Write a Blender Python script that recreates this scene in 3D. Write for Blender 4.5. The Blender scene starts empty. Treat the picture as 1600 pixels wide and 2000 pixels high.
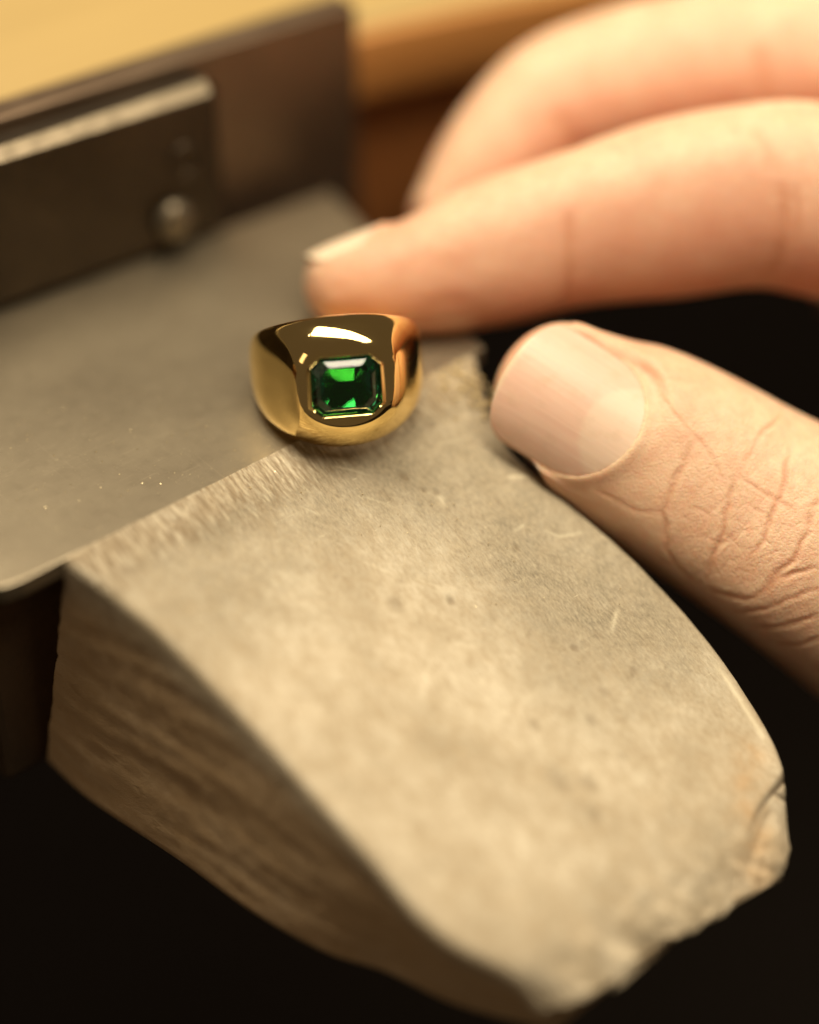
import bpy, bmesh, math, random
import numpy as np
from mathutils import Vector, Matrix
from mathutils.bvhtree import BVHTree
from mathutils.kdtree import KDTree

random.seed(3)
rng = np.random.default_rng(7)
S = bpy.context.scene
C = S.collection
MM = 0.001

# ------------------------------------------------------------------ camera
ELEV = math.radians(40)
FPX, DIST = 4400.0, 281.0                     # focal length in photo pixels, distance in mm
cd = np.array([0, math.cos(ELEV), -math.sin(ELEV)])
cr = np.array([1.0, 0, 0])
cu = np.array([0, math.sin(ELEV), math.cos(ELEV)])
def ray(px, py): return cd + cr * (px - 800) / FPX + cu * (1000 - py) / FPX
CAM = -DIST * ray(600, 870)                   # world origin: where the ring's foot meets the anvil edge
def at(px, py, dep): return CAM + (DIST + dep) * ray(px, py)
cam = bpy.data.cameras.new('camera')
camo = bpy.data.objects.new('camera', cam); C.objects.link(camo)
M = Matrix.Identity(4)
for i in range(3):
    M[i][0], M[i][1], M[i][2] = cr[i], cu[i], -cd[i]
    M[i][3] = CAM[i] * MM
camo.matrix_world = M
cam.sensor_fit = 'HORIZONTAL'; cam.sensor_width = 36
cam.lens = FPX / 1600 * 36
cam.clip_start = 0.005; cam.clip_end = 20
cam.dof.use_dof = True
cam.dof.focus_distance = (DIST - 3.6) * MM
cam.dof.aperture_fstop = 3.7
cam.dof.aperture_blades = 9
S.camera = camo

# ------------------------------------------------------------------ world, lamps, exposure
W = bpy.data.worlds.new('World'); S.world = W; W.use_nodes = True
bg = W.node_tree.nodes['Background']
bg.inputs[0].default_value = (1.0, 0.72, 0.46, 1); bg.inputs[1].default_value = 0.09
def area(name, loc, target, sx, sy, power, col, roll=0.0):
    l = bpy.data.lights.new(name, 'AREA'); l.shape = 'RECTANGLE'; l.size = sx; l.size_y = sy
    l.energy = power; l.color = col
    o = bpy.data.objects.new(name, l); C.objects.link(o)
    o.location = loc
    q = (Vector(target) - Vector(loc)).to_track_quat('-Z', 'Y')
    o.rotation_euler = (q.to_matrix() @ Matrix.Rotation(roll, 3, 'Z')).to_euler()
    return o
area('bench_lamp', (0.03, 0.03, 0.40), (0.01, 0.0, 0.0), 0.56, 0.13, 4.1, (1.0, 0.87, 0.645))
area('window_fill', (-0.75, -0.55, 0.50), (0.0, -0.03, 0.0), 0.30, 0.36, 0.75, (1.0, 0.76, 0.50))  # added fill for the pin's left face, doubling as the window in the gold
for k in range(4):                                # ceiling spots of the workshop, seen as dots in the gold
    l = bpy.data.lights.new('ceiling_spot', 'POINT'); l.energy = .5; l.color = (1.0, .93, .82); l.shadow_soft_size = .022
    o = bpy.data.objects.new('ceiling_spot', l); C.objects.link(o); o.location = (-1.05 + .16 * k, .55 + .05 * k, 1.55)
S.view_settings.view_transform = 'Standard'; S.view_settings.look = 'None'
S.view_settings.exposure = 0.0; S.view_settings.gamma = 1.0
cy = S.cycles
cy.max_bounces = 16; cy.transmission_bounces = 14; cy.glossy_bounces = 8
cy.use_denoising = True
cy.sample_clamp_indirect = 8.0
cy.blur_glossy = 0.3

# ------------------------------------------------------------------ helpers
def tag(o, label=None, cat=None, group=None, kind=None):
    for k, v in (('label', label), ('category', cat), ('group', group), ('kind', kind)):
        if v: o[k] = v
    return o
def empty(name, loc=(0, 0, 0), rot=None):
    o = bpy.data.objects.new(name, None); C.objects.link(o)
    o.location = [c * MM for c in loc]
    if rot is not None: o.rotation_euler = (0, 0, rot)
    o.empty_display_size = 0.01
    return o
def link(name, me, mat, parent=None, smooth=True):
    o = bpy.data.objects.new(name, me); C.objects.link(o)
    if mat is not None and not me.materials: me.materials.append(mat)
    if parent is not None: o.parent = parent
    if smooth: me.polygons.foreach_set('use_smooth', [True] * len(me.polygons))
    return o
def mesh(name, V, F):
    me = bpy.data.meshes.new(name)
    me.from_pydata((np.asarray(V, float) * MM).tolist(), [], F)
    me.validate(); me.update()
    return me
def fix_normals(me):
    bm = bmesh.new(); bm.from_mesh(me)
    bmesh.ops.recalc_face_normals(bm, faces=bm.faces); bm.to_mesh(me); bm.free(); me.update()
def bevel_box(x0, x1, y0, y1, z0, z1, b=0.6, seg=2, name='box'):
    bm = bmesh.new()
    bmesh.ops.create_cube(bm, size=1)
    for v in bm.verts:
        v.co = Vector(((x0 + x1) / 2 + v.co.x * (x1 - x0), (y0 + y1) / 2 + v.co.y * (y1 - y0), (z0 + z1) / 2 + v.co.z * (z1 - z0))) * MM
    bmesh.ops.bevel(bm, geom=bm.edges[:], offset=b * MM, segments=seg, affect='EDGES', profile=0.5)
    me = bpy.data.meshes.new(name); bm.to_mesh(me); bm.free()
    return me
def prism(poly, z0, z1, b=0.5, name='prism'):
    bm = bmesh.new()
    vs = [bm.verts.new((x * MM, y * MM, z1 * MM)) for x, y in poly]
    f = bm.faces.new(vs)
    r = bmesh.ops.extrude_face_region(bm, geom=[f])
    bmesh.ops.translate(bm, verts=[g for g in r['geom'] if isinstance(g, bmesh.types.BMVert)], vec=(0, 0, (z0 - z1) * MM))
    bmesh.ops.recalc_face_normals(bm, faces=bm.faces)
    bmesh.ops.bevel(bm, geom=bm.edges[:], offset=b * MM, segments=2, affect='EDGES', profile=0.5)
    me = bpy.data.meshes.new(name); bm.to_mesh(me); bm.free()
    return me
def hash3(ix, iy, iz, seed):
    h = (ix * 374761393 + iy * 668265263 + iz * 2147483647 + seed * 974634777) & 0xffffffff
    h = ((h ^ (h >> 13)) * 1274126177) & 0xffffffff
    h = ((h ^ (h >> 16)) * 2246822519) & 0xffffffff
    return ((h ^ (h >> 15)) & 0xffffff) / float(0xffffff)
def vnoise(P, seed=0):
    P = np.asarray(P, float); I = np.floor(P).astype(np.int64); f = P - I; f = f * f * (3 - 2 * f)
    out = 0
    for dx in (0, 1):
        for dy in (0, 1):
            for dz in (0, 1):
                w = (f[:, 0] if dx else 1 - f[:, 0]) * (f[:, 1] if dy else 1 - f[:, 1]) * (f[:, 2] if dz else 1 - f[:, 2])
                out = out + w * hash3(I[:, 0] + dx, I[:, 1] + dy, I[:, 2] + dz, seed)
    return out * 2 - 1
def fbm(P, o=4, seed=0):
    P = np.asarray(P, float); a, s, out = 1.0, 1.0, 0
    for k in range(o):
        out = out + a * vnoise(P * s + 17.3 * k, seed + k); a *= .5; s *= 2.03
    return out / 1.9
def sstep(a, b, x):
    t = np.clip((x - a) / (b - a), 0, 1); return t * t * (3 - 2 * t)
def catmull(P, n):
    P = np.asarray(P, float); Q = np.vstack([2 * P[0] - P[1], P, 2 * P[-1] - P[-2]])
    m = len(P) - 1; out = []
    for t in np.linspace(0, m, n):
        i = min(int(t), m - 1); f = t - i
        a, b, c, d = Q[i], Q[i + 1], Q[i + 2], Q[i + 3]
        out.append(0.5 * (2 * b + (c - a) * f + (2 * a - 5 * b + 4 * c - d) * f * f + (3 * b - a - 3 * c + d) * f ** 3))
    return np.array(out)
def resample(P, n):
    P = np.asarray(P, float); s = np.r_[0, np.cumsum(np.linalg.norm(np.diff(P, axis=0), axis=1))]
    t = np.linspace(0, s[-1], n)
    return np.stack([np.interp(t, s, P[:, k]) for k in range(P.shape[1])], 1)
def seg_dist(P, L):
    """distance from points P (n,k) to polyline L (m,k), and the parameter along it"""
    best = np.full(len(P), 1e9); par = np.zeros(len(P)); m = len(L) - 1
    for i in range(m):
        a, b = L[i], L[i + 1]; ab = b - a
        t = np.clip(((P - a) @ ab) / max(ab @ ab, 1e-9), 0, 1)
        dd = np.linalg.norm(P - (a + t[:, None] * ab), axis=1)
        k = dd < best; best[k] = dd[k]; par[k] = (i + t[k]) / m
    return best, par
def tri_quads(nu, nv, off=0, wrap=False):
    F = []
    for i in range(nu - 1):
        for j in range(nv if wrap else nv - 1):
            k = (j + 1) % nv
            F.append((off + i * nv + j, off + i * nv + k, off + (i + 1) * nv + k, off + (i + 1) * nv + j))
    return F

# ------------------------------------------------------------------ node helpers
class Nodes:
    def __init__(s, name):
        s.m = bpy.data.materials.new(name); s.m.use_nodes = True
        s.t = s.m.node_tree; s.b = s.t.nodes['Principled BSDF']
        s.co = s.n('ShaderNodeTexCoord').outputs['Object']
    def n(s, kind, **kw):
        x = s.t.nodes.new(kind)
        for k, v in kw.items(): setattr(x, k, v)
        return x
    def l(s, a, b): s.t.links.new(a, b)
    def put(s, sock, v):
        if isinstance(v, bpy.types.NodeSocket): s.l(v, sock)
        else: sock.default_value = v
    def set(s, **kw):
        for k, v in kw.items(): s.put(s.b.inputs[k.replace('_', ' ')], v)
    def mapped(s, sc, rot=(0, 0, 0), loc=(0, 0, 0)):           # sc: cycles per millimetre
        mp = s.n('ShaderNodeMapping'); s.l(s.co, mp.inputs[0])
        mp.inputs['Scale'].default_value = [c * 1000 for c in sc]
        mp.inputs['Rotation'].default_value = rot; mp.inputs['Location'].default_value = loc
        return mp.outputs[0]
    def noise(s, sc, det=4, rough=.55, dist=0, **kw):
        x = s.n('ShaderNodeTexNoise'); s.l(s.mapped(sc, **kw), x.inputs['Vector'])
        x.inputs['Scale'].default_value = 1; x.inputs['Detail'].default_value = det
        x.inputs['Roughness'].default_value = rough; x.inputs['Distortion'].default_value = dist
        return x.outputs['Fac']
    def voro(s, sc, feature='F1', rnd=1.0, **kw):
        x = s.n('ShaderNodeTexVoronoi', feature=feature); s.l(s.mapped(sc, **kw), x.inputs['Vector'])
        x.inputs['Scale'].default_value = 1; x.inputs['Randomness'].default_value = rnd
        return x.outputs['Distance']
    def ramp(s, fac, stops, interp='LINEAR'):
        x = s.n('ShaderNodeValToRGB'); s.l(fac, x.inputs[0]); x.color_ramp.interpolation = interp
        e = x.color_ramp.elements
        while len(e) < len(stops): e.new(.5)
        for el, (p, c) in zip(e, stops):
            el.position = p; el.color = (c, c, c, 1) if isinstance(c, (int, float)) else (*c, 1)
        return x.outputs[0]
    def mix(s, fac, a, b, mode='MIX'):
        x = s.n('ShaderNodeMix', data_type='RGBA', blend_type=mode)
        s.put(x.inputs[0], fac)
        for sock, v in ((x.inputs[6], a), (x.inputs[7], b)):
            if isinstance(v, tuple): v = (*v, 1)
            s.put(sock, v)
        return x.outputs[2]
    def math(s, op, a, b=0.0, c=None):
        x = s.n('ShaderNodeMath', operation=op); s.put(x.inputs[0], a); s.put(x.inputs[1], b)
        if c is not None: s.put(x.inputs[2], c)
        return x.outputs[0]
    def bump(s, h, dist_mm, strength=1.0, normal=None):
        x = s.n('ShaderNodeBump'); x.inputs['Strength'].default_value = strength
        x.inputs['Distance'].default_value = dist_mm * MM; s.l(h, x.inputs['Height'])
        if normal is not None: s.l(normal, x.inputs['Normal'])
        return x.outputs[0]
    def attr(s, name):
        x = s.n('ShaderNodeAttribute', attribute_name=name); return x.outputs['Fac']

# ---- wood of the pin (object space: x across, y along the grain, z up, in metres)
def wood_material():
    N = Nodes('worn_pin_wood')
    blot = N.noise((.11, .075, .11), 5, .6, .4)
    fine = N.noise((.55, .30, .55), 5, .65)
    grain = N.noise((2.6, .10, 2.6), 4, .6, .3)
    fibre = N.noise((3.6, .30, 3.6), 3, .65)
    base = N.ramp(blot, [(.30, (.41, .34, .235)), (.48, (.53, .45, .325)), (.68, (.66, .58, .44))])
    base = N.mix(N.ramp(fine, [(.35, 0.0), (.75, .6)]), base, (.36, .27, .165))
    base = N.mix(N.ramp(grain, [(.42, 0.0), (.72, .5)]), base, (.30, .205, .11))
    # grey metal dust rubbed into the wood beside the anvil
    dust = N.attr('dust')
    dmask = N.math('MULTIPLY', dust, N.ramp(N.noise((.25, .25, .25), 5, .65), [(.25, .55), (.7, 1.0)]))
    base = N.mix(dmask, base, N.mix(N.ramp(fibre, [(.3, 0.0), (.7, 1.0)]), (.165, .135, .09), (.36, .305, .21)))
    orange = N.attr('rust')
    base = N.mix(N.math('MULTIPLY', orange, N.ramp(N.noise((.3, .3, .3), 4), [(.35, 0.0), (.65, .4)])), base, (.50, .25, .07))
    # dark pits and specks
    pit = N.math('MULTIPLY', N.ramp(N.noise((.42, .30, .42), 2, .5, .1), [(.66, 0.0), (.76, .5)]), N.ramp(N.noise((.07, .07, .07), 2), [(.42, 0.0), (.55, 1.0)]))
    base = N.mix(pit, base, (.17, .12, .07))
    crack = N.attr('crack')
    base = N.mix(crack, base, (.07, .045, .022))
    side = N.attr('side')
    streak = N.noise((1.1, .07, .55), 5, .65, .5)
    base = N.mix(N.math('MULTIPLY', side, N.ramp(streak, [(.40, 0.0), (.68, .4)])), base, (.24, .14, .065))
    base = N.mix(N.math('MULTIPLY', side, .6), base, (.54, .345, .165))
    strip = N.attr('strip')                             # filed end strip beside the anvil: open fibres
    lines = N.noise((2.3, .16, 1.0), 4, .65, .5)
    base = N.mix(N.math('MULTIPLY', strip, N.ramp(lines, [(.42, 0.0), (.60, .85)])), base, (.21, .15, .085))
    base = N.mix(N.math('MULTIPLY', strip, N.ramp(lines, [(.30, .45), (.42, 0.0)])), base, (.62, .53, .37))
    # short light scratches
    scr = N.ramp(N.noise((.35, 9, 3), 2, .5, 1.2, rot=(0, 0, .5)), [(.70, 0.0), (.76, .5)])
    base = N.mix(scr, base, (.72, .64, .46))
    base = N.mix(N.math('MULTIPLY', N.attr('scratch_edgelight'), .7), base, (.74, .66, .48))  # scratches, and the highlight painted along the right edge
    base = N.mix(N.math('MULTIPLY', N.attr('pit'), .75), base, (.16, .115, .065))
    N.set(Base_Color=base, Roughness=N.ramp(fine, [(.3, .5), (.7, .8)]))
    N.b.inputs['Specular IOR Level'].default_value = .35
    n0 = N.bump(N.math('MULTIPLY', lines, strip), .35, .8)
    n1 = N.bump(fibre, .10, .7, n0)
    n2 = N.bump(N.noise((5, 4, 5), 4, .7), .09, .8, n1)
    n3 = N.bump(N.math('SUBTRACT', 1.0, pit), .25, .6, n2)
    N.set(Normal=n3)
    return N.m

def steel_material(name, c0, c1, rough=(.38, .55), scr=1.0):
    N = Nodes(name)
    a = N.noise((.05, .06, .05), 5, .6, .3); b = N.noise((3, 3, 3), 4, .7); c = N.noise((.5, .5, .5), 5, .6)
    base = N.ramp(a, [(.3, c0), (.7, c1)])
    base = N.mix(N.ramp(c, [(.45, 0.0), (.75, .16)]), base, tuple(x * .55 for x in c0))
    speck = N.ramp(N.voro((1.3, 1.3, 1.3)), [(.05, 1.0), (.11, 0.0)])
    speck = N.math('MULTIPLY', speck, N.ramp(N.noise((.3, .3, .3), 3), [(.5, 0.0), (.62, 1.0)]))
    base = N.mix(N.math('MULTIPLY', speck, .75 * scr), base, tuple(min(1, x * 2.6) for x in c1))
    s1 = N.ramp(N.noise((.15, 7, .15), 2, .5, .5, rot=(0, 0, .45)), [(.66, 0.0), (.72, 1.0)])
    s2 = N.ramp(N.noise((6, .12, .2), 2, .5, .6, rot=(0, 0, -.3)), [(.68, 0.0), (.74, 1.0)])
    sc = N.math('MAXIMUM', s1, s2)
    base = N.mix(N.math('MULTIPLY', sc, .30 * scr), base, tuple(min(1, x * 1.9) for x in c1))
    N.set(Base_Color=base, Metallic=.85, Roughness=N.ramp(c, [(.3, rough[0]), (.7, rough[1])]))
    n1 = N.bump(b, .02, .6)
    N.set(Normal=N.bump(sc, .012, .3, n1))
    return N.m

def gold_material():
    N = Nodes('polished_gold')
    s = N.noise((.8, 7, .8), 3, .6, .6, rot=(.4, .2, .3))
    N.set(Base_Color=(.99, .755, .32, 1), Metallic=1.0, Roughness=N.ramp(N.noise((.3, .3, .3), 3), [(.35, .04), (.7, .10)]))
    N.set(Normal=N.bump(N.noise((.5, .5, .5), 2), .006, .5, N.bump(s, .003, .4)))
    return N.m

def emerald_material():
    N = Nodes('emerald')
    N.set(Base_Color=(.15, .52, .37, 1), Roughness=.012, IOR=1.58)
    N.b.inputs['Transmission Weight'].default_value = 1.0
    v = N.n('ShaderNodeVolumeAbsorption'); v.inputs['Color'].default_value = (.06, .56, .34, 1)
    v.inputs['Density'].default_value = 170.0
    N.l(v.outputs[0], N.t.nodes['Material Output'].inputs['Volume'])
    return N.m

def skin_material():
    N = Nodes('skin')
    fl = N.attr('flush_shade'); cr_ = N.attr('crease')
    mot = N.noise((.22, .22, .22), 5, .65)
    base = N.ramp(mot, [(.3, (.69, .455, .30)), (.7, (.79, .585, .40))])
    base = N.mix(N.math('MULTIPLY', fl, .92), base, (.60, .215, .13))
    base = N.mix(N.ramp(N.noise((.7, .7, .7), 3), [(.45, 0.0), (.75, .45)]), base, (.70, .34, .22))
    base = N.mix(N.math('MULTIPLY', cr_, .5), base, (.56, .23, .12))
    N.set(Base_Color=base, Roughness=.42)
    N.b.inputs['Subsurface Weight'].default_value = .45
    N.b.inputs['Subsurface Radius'].default_value = (1.0, .38, .18)
    N.b.inputs['Subsurface Scale'].default_value = 2.2 * MM
    N.b.inputs['Specular IOR Level'].default_value = .42
    cells = N.voro((2.1, 2.1, 2.1), 'DISTANCE_TO_EDGE')
    cells = N.ramp(cells, [(.0, 0.0), (.22, 1.0)])
    cells2 = N.ramp(N.voro((1.2, 2.8, 1.6), 'DISTANCE_TO_EDGE', rot=(.6, .3, .5)), [(.0, 0.0), (.15, 1.0)])
    knv = N.ramp(N.voro((.8, .38, .55), 'DISTANCE_TO_EDGE', rot=(.3, .2, .9)), [(.0, 0.0), (.10, 1.0)])
    n0 = N.bump(N.math('MULTIPLY_ADD', N.math('SUBTRACT', knv, 1.0), N.attr('knuckle'), 1.0), .06, .5)
    n1 = N.bump(cells, .05, .5, n0)
    n2 = N.bump(cells2, .05, .45, n1)
    N.set(Normal=N.bump(N.noise((6, 6, 6), 3, .6), .03, .5, n2))
    return N.m

def nail_material():
    N = Nodes('fingernail_plate')
    ridge = N.noise((.09, 1.7, .2), 3, .55, .2)
    base = N.mix(N.attr('lunula'), (.68, .43, .325), (.71, .51, .385))
    base = N.mix(N.math('MULTIPLY', N.attr('free_edge'), .8), base, (.70, .57, .40))
    base = N.mix(N.ramp(ridge, [(.35, 0.0), (.75, .42)]), base, (.78, .58, .45))
    base = N.mix(N.ramp(N.noise((.35, .35, .35), 4), [(.52, 0.0), (.8, .45)]), base, (.52, .36, .22))
    N.set(Base_Color=base, Roughness=N.ramp(ridge, [(.3, .40), (.7, .55)]))
    N.b.inputs['Subsurface Weight'].default_value = .25
    N.b.inputs['Subsurface Radius'].default_value = (1.0, .4, .2)
    N.b.inputs['Subsurface Scale'].default_value = 1.0 * MM
    N.set(Normal=N.bump(ridge, .06, .55))
    return N.m

def plain_wood(name, c0, c1, rough=.5):
    N = Nodes(name)
    g = N.noise((.012, .25, .25), 4, .6, .4); b = N.noise((.03, .03, .03), 4)
    base = N.mix(N.ramp(b, [(.3, 0.0), (.7, .4)]), N.ramp(g, [(.3, c0), (.7, c1)]), c0)
    N.set(Base_Color=base, Roughness=rough); N.set(Normal=N.bump(g, .1, .4))
    return N.m

WOOD = wood_material()
STEEL = steel_material('scuffed_anvil_steel', (.27, .222, .155), (.36, .30, .21), (.37, .42), .45)
DARKSTEEL = steel_material('dark_steel', (.045, .033, .022), (.075, .055, .037), (.35, .5), .4)
EDGELIGHTSTEEL = steel_material('edge_highlight_steel', (.17, .135, .09), (.23, .185, .125), (.4, .55), .3)  # lighter steel for the highlight painted along the jaw edge
GOLD = gold_material(); EMERALD = emerald_material(); SKIN = skin_material(); NAIL = nail_material()
BENCHTOP = plain_wood('yellow_bench_wood', (.36, .245, .085), (.42, .29, .105))
BENCHEDGE = plain_wood('orange_bench_edge', (.42, .175, .045), (.48, .22, .06))
APRON = plain_wood('brown_apron_wood', (.30, .105, .024), (.36, .135, .034), .6)
FLOORM = plain_wood('dark_floor', (.02, .014, .01), (.03, .02, .014), .8)

# ------------------------------------------------------------------ frame of the bench clamp: x along the anvil edge, y towards the pin tip
A0 = np.array([-27.8, -21.8, 0.0])
ROT = math.atan2(41.3, 49.3)                    # direction of the anvil's edge in plan
UX = np.array([math.cos(ROT), math.sin(ROT), 0]); VX = np.array([math.sin(ROT), -math.cos(ROT), 0])
# local (u, v, z) has v = -y_local, so local y points away from the tip
def loc_uv(p): return np.stack([p[:, 0], -p[:, 1], p[:, 2]], 1)
def w2uv(q): q = np.asarray(q, float) - A0; return np.stack([q @ UX, q @ VX, q[..., 2]], -1)

# ------------------------------------------------------------------ setting
fm = mesh('floor', [(-1500, -1500, -560), (1500, -1500, -560), (1500, 1500, -560), (-1500, 1500, -560)], [(0, 1, 2, 3)])
tag(link('floor', fm, FLOORM, smooth=False), kind='structure')

TURN = math.radians(-5.5); PIV = np.array([48.0, 46.5])
def turned(o, x=0.0, y=0.0, z=0.0):
    c, s_ = math.cos(TURN), math.sin(TURN)
    d = np.array([x, y]) - PIV
    p_ = PIV + np.array([c * d[0] - s_ * d[1], s_ * d[0] + c * d[1]])
    o.location = (p_[0] * MM, p_[1] * MM, z * MM); o.rotation_euler = (0, 0, TURN)
    return o
bench = empty('workbench', A0, ROT)
tag(bench, 'yellow wooden workbench top with orange front edge, blurred behind the steel anvil', 'workbench')
def bench_curve(off):                              # front edge of the bench; bows towards the viewer on the right
    us = np.linspace(-420, 420, 85)
    return [(u, 57.5 + off - 10 * sstep(75, 150, np.array([u]))[0]) for u in us]
top = bench_curve(0); 
link('bench_top', prism(top + [(420, 520), (-420, 520)], 8, 19, 2.5, 'bench_top'), BENCHTOP, bench); turned(C.objects['bench_top'])
link('edge_band', prism([(u, y - 1.2) for u, y in bench_curve(-1.0)] + [(u, y) for u, y in bench_curve(-.05)][::-1], 7.0, 17.5, .5, 'edge_band'), BENCHEDGE, bench); turned(C.objects['edge_band'])
link('apron', prism([(u, y + 4) for u, y in bench_curve(0)] + [(420, 80), (-420, 80)], -30, 7.6, .6, 'apron'), APRON, bench); turned(C.objects['apron'])

clamp = empty('bench_anvil', A0, ROT)
tag(clamp, 'grey steel anvil with a scuffed flat plate and dark upright jaw, left of the ring', 'anvil')
pl = [(-5.5, .15), (-8, .6), (-12.6, 4.6), (-46, 31), (-46, 55.2), (74.5, 43.8), (66, .15)]
me = prism(pl, -2.4, 0, .18, 'anvil_plate'); link('anvil_plate', me, STEEL, clamp, False)
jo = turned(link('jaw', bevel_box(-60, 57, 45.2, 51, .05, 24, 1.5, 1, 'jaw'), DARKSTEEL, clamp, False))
jo.data.materials.append(EDGELIGHTSTEEL)
for f in jo.data.polygons:                       # highlight painted on the long front edge with paler steel
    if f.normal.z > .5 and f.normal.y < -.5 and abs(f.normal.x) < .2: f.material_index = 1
turned(link('base_plate', bevel_box(-70, 83, 51.1, 56, -40, 25.0, .5, 2, 'base_plate'), steel_material('brown_plate_steel', (.15, .10, .065), (.21, .145, .095), (.4, .55), .3), clamp, False))
link('bracket', bevel_box(-9, 60, 6.0, 42, -37, -2.45, 1.2, 2, 'bracket'), steel_material('brown_bracket_steel', (.11, .075, .048), (.16, .11, .07), (.45, .6), .2), clamp, False)
# screw in the jaw: domed head, slot and a dark socket hole above it
def lathe(prof, n=40):
    V, F = [], []
    for r, h in prof:
        for k in range(n):
            a = 2 * math.pi * k / n; V.append((r * math.cos(a), -h, r * math.sin(a)))
    F = tri_quads(len(prof), n, 0, True)
    F.append(tuple(range(n))[::-1]); F.append(tuple(range((len(prof) - 1) * n, len(prof) * n)))
    me = mesh('lathe', V, F); fix_normals(me); return me
sm = lathe([(2.0, -1), (2.0, .2), (2.9, .3), (3.0, .9), (2.7, 1.6), (1.9, 2.2), (.8, 2.5)])
so = link('screw', sm, steel_material('bright_screw_steel', (.15, .12, .085), (.20, .165, .115), (.45, .55), .3), clamp); turned(so, 48.1, 45.2, 5.6)
hm = lathe([(2.6, -.5), (2.6, .25), (2.2, .35), (1.8, .3), (1.7, -.3)])
ho = link('socket', hm, DARKSTEEL, clamp); turned(ho, 50.8, 45.2, 13.8)

# ------------------------------------------------------------------ bench pin
LT = [(0, 0), (3.8, 12.2), (5.6, 24), (7.0, 36.8), (8.0, 47), (8.9, 56.0), (12.0, 63.6), (15.4, 70.2)]       # upper left edge (u, v)
RT = [(64.3, 0), (62.0, 4.1), (59.9, 9), (58.8, 13.6), (59.4, 18.6), (61.0, 25.7), (62.4, 34), (63.1, 42.4), (62.3, 52), (59.6, 62.8), (54.6, 71.0)]
LB = [(-3.2, -5.5), (-2.8, 4), (0, 19), (2, 31.5), (5, 42), (8.5, 48.6), (12, 58), (18, 67.5)]
RB = [(62, -5.5), (60, 6), (57.5, 14), (58, 24), (59.5, 33), (59.5, 42), (58, 50), (56, 59), (52, 67)]
NP_, NQ = 320, 290
lt, rt, lb, rb = (resample(catmull(p, 200), NP_) for p in (LT, RT, LB, RB))
def pin_top(u, v):
    return .35 - .34 * np.minimum(v, 4.2) - .378 * np.maximum(v - 4.2, 0)
q = np.linspace(0, 1, NQ)
T = lt[:, None, :] * (1 - q)[None, :, None] + rt[:, None, :] * q[None, :, None]
p = np.linspace(0, 1, NP_)[:, None]
# ragged broken tip
rag = fbm(np.stack([q * 8, q * 0, q * 0], 1), 5, 5) * 1.3
bow = -.4 * np.sin(q * math.pi)
T[..., 1] += (sstep(.80, 1, p) * (rag + bow - 2.6 * np.exp(-q * 16) - 1.2 * np.exp(-(1 - q) * 22) + .55 * fbm(np.stack([q * 26, q * 0, q * 0], 1), 3, 6))[None, :])
flat = T.reshape(-1, 2)
z = pin_top(flat[:, 0], flat[:, 1])
P3 = np.stack([flat[:, 0], flat[:, 1], flat[:, 1] * 0], 1)
dq = np.minimum(q, 1 - q)[None, :] * np.linalg.norm(rt - lt, axis=1)[:, None]      # mm from the side edges
dq = dq.ravel()
pp = np.repeat(p.ravel(), NQ)
worn = fbm(P3 * np.array([.09, .06, 1]), 4, 11) * .45 * sstep(3, 18, flat[:, 1]) + fbm(P3 * .5, 4, 21) * .10
worn += fbm(P3 * np.array([.8, .35, 1]), 3, 31) * .12 * sstep(.55, 1, pp)
z += worn
r_ = 1.1; z -= np.where(dq < r_, r_ - np.sqrt(np.maximum(r_ ** 2 - (r_ - dq) ** 2, 0)), 0)
z -= .5 * np.exp(-dq / 2.5) * (1 + fbm(P3 * .12, 3, 41))
tipd = (1 - pp) * 72
z -= 3.6 * np.exp(-(tipd / 4.2) ** 1.2) * (1 + .7 * fbm(P3 * .3, 4, 51))
# chip broken from the right-hand corner along a crack
def pin_uv(px_, py_):                              # photo pixel -> (u, v) on the sloping top
    n_ = np.array([.378 * VX[0], .378 * VX[1], 1.0]); R_ = ray(px_, py_)
    return w2uv(CAM + (.378 * (VX @ A0) - n_ @ CAM) / (n_ @ R_) * R_)[:2]
crackL = np.array([pin_uv(*p_) for p_ in ((1545, 1492), (1530, 1518), (1508, 1545), (1484, 1578), (1468, 1615), (1452, 1655))])
crackL2 = np.array([pin_uv(*p_) for p_ in ((1510, 1540), (1530, 1544), (1560, 1532))])
cn_ = crackL[-1] - crackL[0]; cn_ = np.array([cn_[1], -cn_[0]]) / np.linalg.norm(cn_)
if (np.array([60., 72.]) - crackL[2]) @ cn_ < 0: cn_ = -cn_
cdist, cpar = seg_dist(flat, crackL); cd2, _ = seg_dist(flat, crackL2)
chip = ((flat - crackL[2]) @ cn_ > 0) & (flat[:, 0] > 46)
z -= np.where(chip, sstep(0, 1.2, cdist) * (.45 + .7 * fbm(P3 * .25, 3, 61)), 0)
crackw = np.maximum(np.exp(-(cdist / (.34 - .16 * cpar)) ** 2) * (1 - cpar ** 2), .8 * np.exp(-(cd2 / .28) ** 2))
z -= .6 * crackw
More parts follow.
